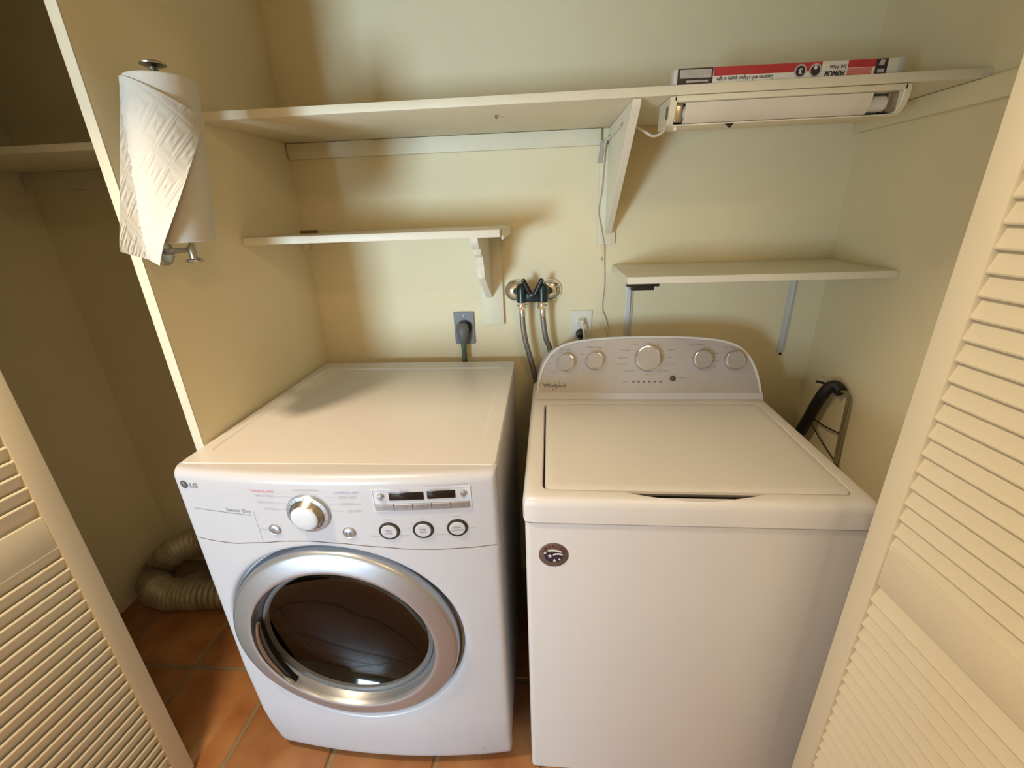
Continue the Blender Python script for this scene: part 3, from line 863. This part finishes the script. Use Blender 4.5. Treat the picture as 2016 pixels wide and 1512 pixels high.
def build_lower_left_shelf():
    t = thing('plank_shelf', 'short cream wooden shelf above the dryer with a scalloped wooden bracket', 'shelf', (-.23, -.17, 1.408))
    part('shelf_board', MB().box(XP + .001, .116, -.335, -.001, 1.408, 1.427, .0012), M['white_board'], t)
    part('bracket_plate', MB().box(.014, .088, -.015, -.001, 1.101, 1.407, .001), M['wood_paint'], t)
    prof = [(-.0155, 1.407), (-.285, 1.407), (-.283, 1.392), (-.262, 1.375), (-.236, 1.372), (-.232, 1.358), (-.215, 1.350), (-.200, 1.347), (-.196, 1.330), (-.186, 1.318), (-.184, 1.285), (-.0155, 1.196)]
    part('bracket', MB().prism(prof, lambda y, z, w: Vector((w, y, z)), .031, .052, .0008), M['white_board'], t, label='stepped and scalloped wooden shelf bracket')
    part('side_cleat', MB().box(XP + .0005, XP + .014, -.035, -.002, 1.372, 1.4075, .001), M['wood_paint'], t)
    part('end_cap', MB().box(.1165, .122, -.300, -.005, 1.400, 1.4262, .001), M['white_board'], t)
    return t
build_lower_left_shelf()
solo('wood_chip', MB().loft([[Vector((-.505 + x, -.16 + y, 1.4275 + z)) for y, z in ((0, 0), (.018, 0), (.02, .007), (.004, .009))] for x in (0, .02, .05)]), M['brown'], 'small brown wood chip lying on the short shelf above the dryer', 'wood chip', (-.48, -.15, 1.4275))

def build_lower_right_shelf():
    t = thing('plank_shelf', 'white shelf above the washer in the right corner on white metal brackets', 'shelf', (.80, -.15, 1.274))
    part('shelf_board', MB().box(.4515, XR - .001, -.294, -.001, 1.274, 1.293, .0018), M['white_board'], t)
    for x in (.515, 1.040):
        b = part('bracket', MB().box(x - .012, x + .012, -.004, -.001, .985, 1.2735, .0005).box(x - .012, x + .012, -.245, -.001, 1.270, 1.2738, .0005), M['bracket_white'], t, label='white metal shelf bracket')
        part('bracket_rib', MB().prism([(-.0035, 1.2705), (-.24, 1.2705), (-.235, 1.262), (-.03, 1.256), (-.012, 1.24), (-.009, 1.0), (-.0035, .99)], lambda y, z, w: Vector((w, y, z)), x + .0025 - .002, x + .0045 - .002, .0), M['bracket_white'], b)
    c = part('catch', MB().box(.452, .538, -.290, -.268, 1.266, 1.2738, .001).box(.464, .526, -.287, -.262, 1.256, 1.2665, .0015), M['black'], t, label='black plastic catch under the shelf front')
    return t
build_lower_right_shelf()

def build_left_shelf():
    t = thing('plank_shelf', 'shelf in the dark left closet bay, beyond the partition', 'shelf', (-1.05, -.19, 1.630))
    part('shelf_board', MB().box(XL + .001, XP - PT - .001, -.389, -.001, 1.641, 1.658, .0012), M['wood_paint'], t)
    part('back_cleat', MB().box(XL + .002, XP - PT - .002, -.018, -.001, 1.585, 1.6405, .001), M['wood_paint'], t)
build_left_shelf()

# ------------------------------------------------------------------ tube light under the upper shelf
def build_fixture():
    t = thing('shelf_light', 'aged white tube light fixture mounted under the right end of the top shelf', 'light fixture', (.75, -.33, 1.632))
    X0, X1 = .503, .992
    YF, YB = -.388, -.285
    ZT = 1.6875
    part('top_plate', MB().box(X0 + .008, X1 - .008, YF, YB, ZT - .012, ZT - .0005, .002), M['fixture'], t)
    prof = [(YF, ZT - .001), (YF, ZT - .018), (YF + .004, ZT - .036), (YF + .018, ZT - .052), (YF + .03, ZT - .054), (YB, ZT - .054), (YB, ZT - .001)]
    for xa, xb in ((X0, X0 + .014), (X1 - .014, X1)):
        part('end_cap', MB().prism(prof, lambda y, z, w: Vector((w, y, z)), xa, xb, .0015), M['fixture'], t)
    part('back_reflector', MB().box(X0 + .014, X1 - .014, YB - .004, YB, ZT - .053, ZT - .012), M['fixture'], t)
    part('lower_lip', MB().box(X0 + .013, X1 - .013, YF + .022, YB, ZT - .0545, ZT - .0515, .001), M['fixture'], t)
    cov = [(YF + .006, ZT - .0135), (YF + .007, ZT - .030), (YF + .013, ZT - .043), (YF + .024, ZT - .0505)]
    part('lens_cover', MB().prism(cov + [(y + .0015, z + .001) for y, z in reversed(cov)], lambda y, z, w: Vector((w, y, z)), X0 + .034, X1 - .070), M['lens'], t, label='dusty frosted lens cover')
    tb = part('light_tube', MB().tube([(X0 + .03, YF + .030, ZT - .031), (X1 - .03, YF + .030, ZT - .031)], .0155, 20), M['bulb'], t)
    for xa, xb in ((X0 + .014, X0 + .032), (X1 - .034, X1 - .014)):
        sk = part('tube_socket', MB().box(xa, xb, YF + .014, YF + .046, ZT - .048, ZT - .012, .002), M['nickel'], t)
    part('switch_slot', MB().box(X0 - .0008, X0 + .002, YF + .016, YF + .032, ZT - .040, ZT - .017), M['groove'], t, label='dark switch slot in the end cap')
    part('pull_knob', MB().lathe([(.002, 0), (.0045, .002), (.0045, .007), (.002, .009)], (X0 + .022, YF + .03, ZT - .0545), (0, 0, -1), 12), M['white_board'], t)
    part('latch', MB().prism([(-.009, 0), (.009, 0), (.002, -.009)], lambda u, v, w: Vector((.640 + u, w, ZT - .0545 + v)), YF + .022, YF + .026), M['black'], t, label='small dark triangular tab')
build_fixture()

# ------------------------------------------------------------------ tube carton on the shelf
def build_carton():
    loc = (.75, -.36, 1.7068)
    rz = math.radians(1.9)
    t = thing('light_tube_carton', 'long narrow white and red light tube carton lying upside down on the top shelf', 'carton', loc, rz, local=True)
    L0, L1, H = -.238, .228, .030
    part('carton_body', MB().box(L0, L1, -.016, .016, 0, H, .0006), M['card_white'], t)
    part('end_flap', MB().box(L0 - .006, L0, -.014, .014, .002, H - .002, .0005), M['card_white'], t)
    part('end_plug', MB().box(L1 - .014, L1 + .0008, -.0168, .0165, .004, H - .001, .0005), M['card_grey'], t)
    fr = lambda u, v: Vector((u, -.0166, v))
    def patch(a, b, c, d, off=0.0): return MB().add([(a, -.0163 - off, c), (b, -.0163 - off, c), (b, -.0163 - off, d), (a, -.0163 - off, d)], [(0, 1, 2, 3)])
    part('label_panel', patch(L0 + .001, -.163, .0004, H - .0004), M['card_dark'], t)
    part('fine_print', patch(L0 + .006, -.166, .0115, H - .003, .0002), M['card_grey'], t)
    part('fine_print', patch(L0 + .020, -.172, .0035, .0075, .0002), M['card_grey'], t)
    part('red_band', patch(-.162, .060, .0135, H - .0004), M['card_red'], t)
    part('red_band', patch(.113, .169, .0165, H - .0004), M['card_red'], t)
    part('red_band', patch(.113, .163, .003, .0155), M['card_pink'], t)
    part('label_panel', patch(.169, .193, .001, H - .0004), M['card_dark'], t)
    part('picture', MB().add([fr(.1745, .019), fr(.1855, .0175), fr(.187, .027), fr(.178, .028)], [(0, 1, 2, 3)]).add([fr(.174, .005), fr(.188, .005), fr(.188, .012), fr(.174, .012)], [(0, 1, 2, 3)]), M['card_grey'], t)
    g = MB()
    text(g, 'Decorate with a higher quality of light', .0098, fr, rot=PI, cx=-.096, cy=.0075, sx=.78, bold=.00015)
    text(g, 'PREMIUM', .0120, fr, rot=PI, cx=.089, cy=.0085, bold=.0005, shear=.2, sx=.82)
    text(g, 'Soft White', .0098, fr, rot=PI, cx=.093, cy=.0195, bold=.0002, sx=.8)
    part('lettering', g, M['card_dark'], t)
    for x, ch in ((.017, '3'), (.0475, '')):
        sl = part('seal', MB().lathe([(.0125, 0), (.0125, .0003)], (x, -.0164, .0145), (0, -1, 0), 28), M['card_grey'], t)
        part('seal_disc', MB().lathe([(.0095, 0), (.0095, .0002)], (x, -.0168, .0145), (0, -1, 0), 28), M['card_dark'], sl)
        g = MB()
        if ch: text(g, ch, .014, lambda u, v: Vector((u, -.0172, v)), rot=PI, cx=x, cy=.0148, bold=.0006)
        else: g.lathe([(.0035, 0), (.0035, .0002)], (x - .0005, -.0171, .0195), (0, -1, 0), 16)
        part('seal_mark', g, M['card_white'], sl)
build_carton()

# ------------------------------------------------------------------ paper towel and holder on the partition
AX = Vector((-.492, -.617, 0))      # holder rod
def build_towel():
    t = thing('towel_holder', 'wall-mounted brushed metal paper towel holder on the partition', 'towel holder', (XP, -.60, 1.414))
    part('mounting_flange', MB().lathe([(.027, 0), (.027, .003), (.022, .006), (.010, .008)], (XP + .0005, -.600, 1.414), (1, 0, 0), 28), M['nickel'], t)
    part('arm', MB().tube([(XP + .006, -.600, 1.414), (-.54, -.604, 1.416), (-.51, -.611, 1.418), (AX.x, AX.y, 1.418)], [.007, .0055, .005, .005], 14), M['nickel'], t)
    rod = part('rod', MB().tube([(AX.x, AX.y, 1.397), (AX.x + .006, AX.y + .009, 1.58), (AX.x + .012, AX.y + .018, 1.742)], .0055, 16), M['nickel'], t)
    part('rod_sleeve', MB().lathe([(.0085, 0), (.0085, .030)], (AX.x, AX.y, 1.397), (0, 0, 1), 20), M['nickel'], rod)
    part('end_cap', MB().lathe([(.006, .006), (.016, .003), (.0165, 0), (.015, -.002)], (AX.x, AX.y, 1.396), (0, 0, 1), 24), M['nickel'], rod)
    part('end_cap', MB().lathe([(.006, -.010), (.009, -.004), (.021, 0), (.0215, .002), (.014, .006), (.003, .0075)], (AX.x + .012, AX.y + .018, 1.739), (0, 0, 1), 28), M['nickel'], rod)
    # roll
    R, ZB, ZT = .0575, 1.434, 1.716
    C = Vector((0.2273, -1.5132))
    vd = Vector((AX.x - C.x, AX.y - C.y)).normalized()      # horizontal direction away from the viewer's side of the hall
    rt = Vector((vd.y, -vd.x)); dn = -vd
    lean = 0.135
    def axp(z):    # the roll hangs a little askew on its rod
        f = (z - 1.716)
        return Vector((AX.x, AX.y)) + rt * (f * lean + .026) + dn * .002
    roll = thing('paper_towel_roll', 'roll of white embossed paper towels with a loose sheet, hanging on the metal holder', 'paper towels', (AX.x, AX.y, ZB))
    def ring(r, z): 
        a_ = axp(z)
        return [Vector((a_.x + r * math.cos(2 * PI * k / 56), a_.y + r * math.sin(2 * PI * k / 56), z)) for k in range(56)]
    rb = MB().loft([ring(.0205, ZB + .002), ring(.040, ZB), ring(R - .0015, ZB), ring(R, ZB + .002), ring(R, ZT - .002), ring(R - .0015, ZT), ring(.040, ZT), ring(.0205, ZT - .002), ring(.0205, ZB + .002)], False, False)
    part('paper_roll', rb, M['paper_plain'], roll)
    part('cardboard_core', MB().loft([ring(.0203, ZB + .001), ring(.0203, ZT - .001), ring(.0190, ZT - .001), ring(.0190, ZB + .001), ring(.0203, ZB + .001)], False, False), M['brown'], roll)
    # loose sheet
    NU, NV = 44, 34
    vs, fs, uvs = [], [], []
    for j in range(NV + 1):
        v = j / NV
        r0 = -(R + .002) - .040 * v ** 1.1
        r1 = R * 1.07 * (1 - v) + (-.046) * v
        zl = (ZT - .003) * (1 - v) + 1.428 * v
        zr = 1.650 * (1 - v) + 1.392 * v
        for i in range(NU + 1):
            u = i / NU
            # left silhouette round the front to the free edge
            a0 = -PI / 2
            if r1 <= R: a1 = math.asin(max(-1, min(1, r1 / (R + .003))))
            else: a1 = PI / 2 * .98
            r = r0 + (r1 - r0) * u
            rr = R + .003 + .004 * u * (1 - v)
            s_ = max(-1, min(1, r / rr))
            d = rr * math.sqrt(max(0, 1 - s_ * s_))
            if r < -rr: d = 0.0
            d += .020 * v * (1 - u) ** 1.5 * .6 + .010 * (u ** 6) + .012 * v
            if r > rr * .75: d = max(d, rr * .62)
            z = zl + (zr - zl) * u
            z += .004 * math.sin(u * 3 + v * 5) * v
            f = axp(min(max(z, ZB), ZT))
            p = f + rt * r + dn * d
            vs.append(Vector((p.x, p.y, z)))
            uvs.append((u * .20 - .0, z - .3 * u * .2))
    for j in range(NV):
        for i in range(NU):
            a = j * (NU + 1) + i
            fs.append((a, a + 1, a + NU + 2, a + NU + 1))
    mb = MB().add(vs, fs)
    sh = part('loose_sheet', mb, M['paper'], roll, label='loose embossed sheet hanging off the roll')
    me = sh.data
    ul = me.uv_layers.new(name='UVMap')
    for lp in me.loops: ul.data[lp.index].uv = uvs[lp.vertex_index]
build_towel()

# ================================================================== SERVICES ON THE BACK WALL
def build_valve():
    t = thing('water_valve', 'twin green metal washing machine water valve with chrome wall flanges, beside the short shelf', 'valve', (.19, 0, 1.21))
    ZC = 1.216
    for x in (.133, .249):
        part('mounting_flange', MB().lathe([(.0385, 0), (.0385, .003), (.036, .010), (.027, .018), (.012, .022)], (x, -.0005, ZC), (0, -1, 0), 32), M['chrome'], t, label='round chrome wall flange')
    for x in (.155, .223):
        part('valve_body', MB().lathe([(.0175, 0), (.0175, .045), (.0155, .053), (.009, .059), (.002, .061)], (x, -.064, ZC - .028), (0, 0, 1), 24).tube([(x, -.064, ZC + .003), (x + (.012 if x > .19 else -.012), -.035, ZC + .001), (x + (.026 if x > .19 else -.022), -.012, ZC)], .0125, 14), M['valve'], t)
    br = part('bridge', MB().box(.157, .225, -.072, -.052, ZC - .028, ZC + .004, .003), M['valve'], t)
    part('pivot', MB().lathe([(.010, 0), (.010, .01), (.004, .012)], (.191, -.071, ZC - .004), (0, -1, 0), 20), M['black'], br)
    for s_ in (-1, 1):
        lv = MB()
        base = Vector((.191 + s_ * .008, -.075, ZC + .000)); tip = Vector((.191 + s_ * .030, -.078, ZC + .045))
        lv.tube([base, base.lerp(tip, .5), base.lerp(tip, .78), tip, tip + (tip - base).normalized() * .004], [.0085, .0085, .0075, .0078, .004], 12)
        lv_o = part('lever', lv, M['black'], t)
        part('lever_eye', MB().lathe([(.0028, 0), (.0028, .0075)], tip + Vector((0, -.0028, -.001)) - Vector((0, .0042, 0)), (0, 1, 0), 12), M['card_grey'], lv_o)
build_valve()

def hose(name, label, x0, pts, group):
    t = thing(name, label, 'hose', (x0, -.064, 1.165), group=group)
    n = part('hose_nut', MB().lathe([(.0178, 0), (.0178, .010), (.0165, .012), (.0165, .022)], (x0, -.064, 1.166), (0, 0, 1), 6).lathe([(.0185, 0), (.0185, .006)], (x0, -.064, 1.176), (0, 0, 1), 24), M['chrome'], t)
    part('ferrule', MB().lathe([(.0098, 0), (.0104, .004), (.0104, .022), (.0094, .026)], (x0, -.064, 1.141), (0, 0, 1), 20), M['chrome'], t)
    path = catmull([(x0, -.064, 1.145)] + pts, 14)
    part('braided_tube', MB().tube(path, [.0090 + .0005 * (i % 2) for i in range(len(path))], 14), M['braid'], t)
hose('water_hose', 'braided steel hose from the left outlet of the water valve', .155, [(.156, -.062, 1.11), (.164, -.058, 1.05), (.180, -.052, .98), (.196, -.045, .90), (.20, -.035, .80), (.20, -.03, .5)], 'braided water hoses')
hose('water_hose', 'braided steel hose from the right outlet of the water valve, slipping behind the washer', .223, [(.225, -.062, 1.12), (.233, -.056, 1.06), (.246, -.045, 1.02), (.252, -.034, .94), (.252, -.030, .80), (.252, -.03, .5)], 'braided water hoses')

def build_outlets():
    # grey dryer outlet + plug
    t = thing('dryer_outlet', 'grey heavy-duty power outlet on the wall behind the dryer', 'outlet', (-.054, 0, 1.09))
    part('cover_plate', MB().loft([rrect(-.090, -.018, 1.031, 1.147, .004, 0)], False, False) if False else MB().prism([(p.x, p.y) for p in rrect(-.090, -.018, 1.031, 1.147, .004, 0, 3)], lambda u, v, w: Vector((u, w, v)), -.0005, -.006, .0015), M['outlet_grey'], t)
    part('socket_face', MB().lathe([(.0265, 0), (.0265, .006)], (-.054, -.006, 1.092), (0, -1, 0), 32), M['black'], t)
    part('plate_screw', MB().lathe([(.003, 0), (.002, .001)], (-.054, -.006, 1.133), (0, -1, 0), 10), M['nickel'], t)
    p = thing('dryer_plug', 'grey power plug and cord in the grey outlet, running down behind the dryer', 'plug', (-.056, -.02, 1.08))
    secs = []
    for z, hw, y0, y1 in ((1.112, .012, -.013, -.030), (1.104, .021, -.013, -.040), (1.088, .0225, -.013, -.046), (1.066, .019, -.014, -.046), (1.046, .0135, -.016, -.042), (1.034, .009, -.018, -.038)):
        cx = -.057
        secs.append([Vector((cx + hw * math.cos(a), (y0 + y1) / 2 + (y0 - y1) / 2 * math.sin(a), z)) for a in [2 * PI * k / 20 for k in range(20)]])
    part('plug_body', MB().loft(secs), M['plug_grey'], p)
    part('sleeve', MB().tube([(-.057, -.028, 1.038), (-.057, -.028, 1.020)], .0098, 14), M['green'], p, label='green wire showing at the cord neck')
    part('cord', MB().tube(catmull([(-.057, -.028, 1.03), (-.057, -.028, .98), (-.057, -.030, .90), (-.06, -.03, .7), (-.06, -.03, .4)], 6), .0086, 14), M['cord_green'], p)
    # white outlet
    t = thing('power_outlet', 'white double wall outlet just behind the washer console', 'outlet', (.356, 0, 1.087))
    part('cover_plate', MB().prism([(p_.x, p_.y) for p_ in rrect(.320, .392, 1.029, 1.144, .003, 0, 3)], lambda u, v, w: Vector((u, w, v)), -.0005, -.006, .0018), M['outlet_white'], t)
    for z in (1.107, 1.066):
        part('receptacle', MB().lathe([(.0168, 0), (.0168, .0022), (.0158, .003)], (.356, -.0055, z), (0, -1, 0), 28), M['outlet_white'], t)
    p = thing('white_plug', 'small white plug and cord in the upper socket of the white outlet', 'plug', (.356, -.01, 1.10))
    part('plug_body', MB().loft([[Vector((.356 + hw * sx, -.0088 - d, 1.108 + hz * sz)) for sx, sz in ((1, 1), (-1, 1), (-1, -1), (1, -1))] for hw, hz, d in ((.0115, .0095, 0), (.0115, .0095, .006), (.007, .007, .018), (.0055, .0055, .022))]), M['cord_white'], p)
    part('cord', MB().tube(catmull([(.356, -.030, 1.106), (.359, -.036, 1.095), (.364, -.036, 1.06), (.366, -.034, 1.0), (.366, -.033, .9), (.366, -.03, .7)], 6), .0038, 10), M['cord_white'], p)
    p = thing('black_plug', 'black plug in the lower socket of the white outlet', 'plug', (.353, -.01, 1.06))
    part('plug_body', MB().lathe([(.0158, 0), (.0158, .014), (.012, .022), (.004, .025)], (.353, -.0088, 1.064), (0, -1, 0), 24), M['black'], p)
    part('cord', MB().tube(catmull([(.353, -.026, 1.058), (.352, -.032, 1.03), (.352, -.034, .95), (.352, -.034, .7)], 6), .0048, 10), M['black'], p)
build_outlets()

# white lamp cord: from the fixture round the bracket, down the wall
def build_cord():
    t = thing('lamp_cord', 'thin white cord looping from the tube light round the shelf bracket and down the wall', 'cord', (.42, -.03, 1.66))
    pts = [(.512, -.33, 1.6355), (.507, -.30, 1.628), (.495, -.27, 1.628), (.475, -.262, 1.640), (.452, -.262, 1.652), (.4465, -.25, 1.655), (.444, -.235, 1.650)]
    part('cord', MB().tube(catmull(pts, 6), .0032, 8), M['cord_white'], t)
    pts = [(.4205, -.250, 1.657), (.4195, -.15, 1.655), (.4185, -.06, 1.655), (.412, -.030, 1.648), (.409, -.022, 1.60), (.405, -.020, 1.52), (.398, -.018, 1.46), (.410, -.018, 1.40), (.420, -.012, 1.36), (.424, -.008, 1.30), (.428, -.006, 1.23), (.424, -.006, 1.15), (.438, -.008, 1.11), (.452, -.010, 1.05), (.456, -.02, .98), (.456, -.03, .8)]
    part('cord', MB().tube(catmull(pts, 8), .0024, 8), M['cord_white'], t)
    for x0, x1, y0, y1, z0, z1 in ((.4435, .4475, -.262, -.236, 1.640, 1.662), (.4185, .4232, -.052, -.036, 1.650, 1.664)):
        part('staple', MB().box(x0, x1, y0, y1, z0, z1, .0008), M['nickel'], t)
    part('cable_band', MB().tube([(.4475, -.256, 1.658), (.4465, -.268, 1.660), (.4225, -.268, 1.660), (.4205, -.25, 1.658)], .0018, 8), M['tape'], t)
    part('tape_strip', MB().loft([[Vector((.406 - .006 * f - .004 * f * f + s_ * .007, -.026 - .004 * f + d, 1.655 - .062 * f)) for s_, d in ((-1, 0), (1, 0), (1, .0016), (-1, .0016))] for f in [k / 8 for k in range(9)]]), M['tape'], t, label='grey strip of tape dangling beside the bracket')
build_cord()
solo('cable_clip', MB().box(.410, .418, -.006, -.0005, 1.308, 1.318, .001).lathe([(.002, 0), (.002, .004)], (.414, -.006, 1.313), (0, -1, 0), 8), M['cord_white'], 'tiny white cable clip on the wall beneath the shelf bracket', 'clip', (.414, -.003, 1.313))
solo('screw', MB().lathe([(.0035, 0), (.0045, .003), (.004, .006), (.001, .007)], (1.040, -.0005, .978), (0, -1, 0), 12), M['dark'], 'small dark screw head in the back wall right of the washer console', 'screw', (1.040, -.003, .978))

# ------------------------------------------------------------------ drain hose on the right wall
def build_drain():
    t = thing('drain_hose', 'black corrugated drain hose tied to a bent pipe beside the washer, at the right wall', 'hose', (1.10, -.15, .60))
    path = catmull([(1.075, -.02, .52), (1.082, -.065, .62), (1.092, -.105, .70), (1.100, -.130, .78), (1.104, -.155, .86), (1.108, -.178, .915), (1.112, -.205, .938), (1.115, -.232, .930)], 14)
    part('corrugated_tube', MB().tube(path, [.0165 + .0014 * (i % 2) for i in range(len(path))], 16), M['hose'], t)
    part('hook_pipe', MB().tube(catmull([(1.115, -.228, .931), (1.117, -.250, .934), (1.119, -.262, .920), (1.120, -.266, .86), (1.120, -.270, .78), (1.120, -.277, .70), (1.120, -.280, .60)], 6), .0050, 12), M['pipe'], t, label='thin drab bent pipe')
    part('hook_pipe', MB().tube(catmull([(1.085, -.125, .725), (1.10, -.140, .70), (1.105, -.15, .62)], 5), .004, 8), M['pipe'], t)
    part('zip_tie', MB().tube([(1.100, -.150, .805), (1.112, -.205, .800), (1.121, -.272, .806)], .0022, 8).tube(catmull([(1.100, -.145, .79), (1.112, -.21, .745), (1.122, -.278, .71), (1.125, -.31, .69)], 4), .0018, 8), M['black'], t)
    part('zip_tie', MB().tube([(1.120, -.160, .925), (1.100, -.150, .93), (1.09, -.145, .93)], .004, 8), M['black'], t)
build_drain()

# ------------------------------------------------------------------ foil duct in the left bay
def build_duct():
    t = thing('dryer_duct', 'dusty flexible foil dryer duct curled on the tiles in the left bay', 'duct', (-1.2, -.2, 0))
    ctr = catmull([(-.64, -.10, .30), (-.85, -.09, .27), (-1.10, -.085, .225), (-1.27, -.085, .19), (-1.385, -.115, .145), (-1.42, -.165, .095), (-1.395, -.225, .068), (-1.31, -.255, .063), (-1.20, -.250, .0625), (-1.05, -.235, .0625), (-.85, -.20, .0625), (-.70, -.17, .07)], 26)
    part('duct_tube', MB().tube(ctr, [.056 + .0048 * math.sin(i * 1.57) + .0015 * math.sin(i * .31) for i in range(len(ctr))], 28), M['foil'], t, angle=80)
build_duct()
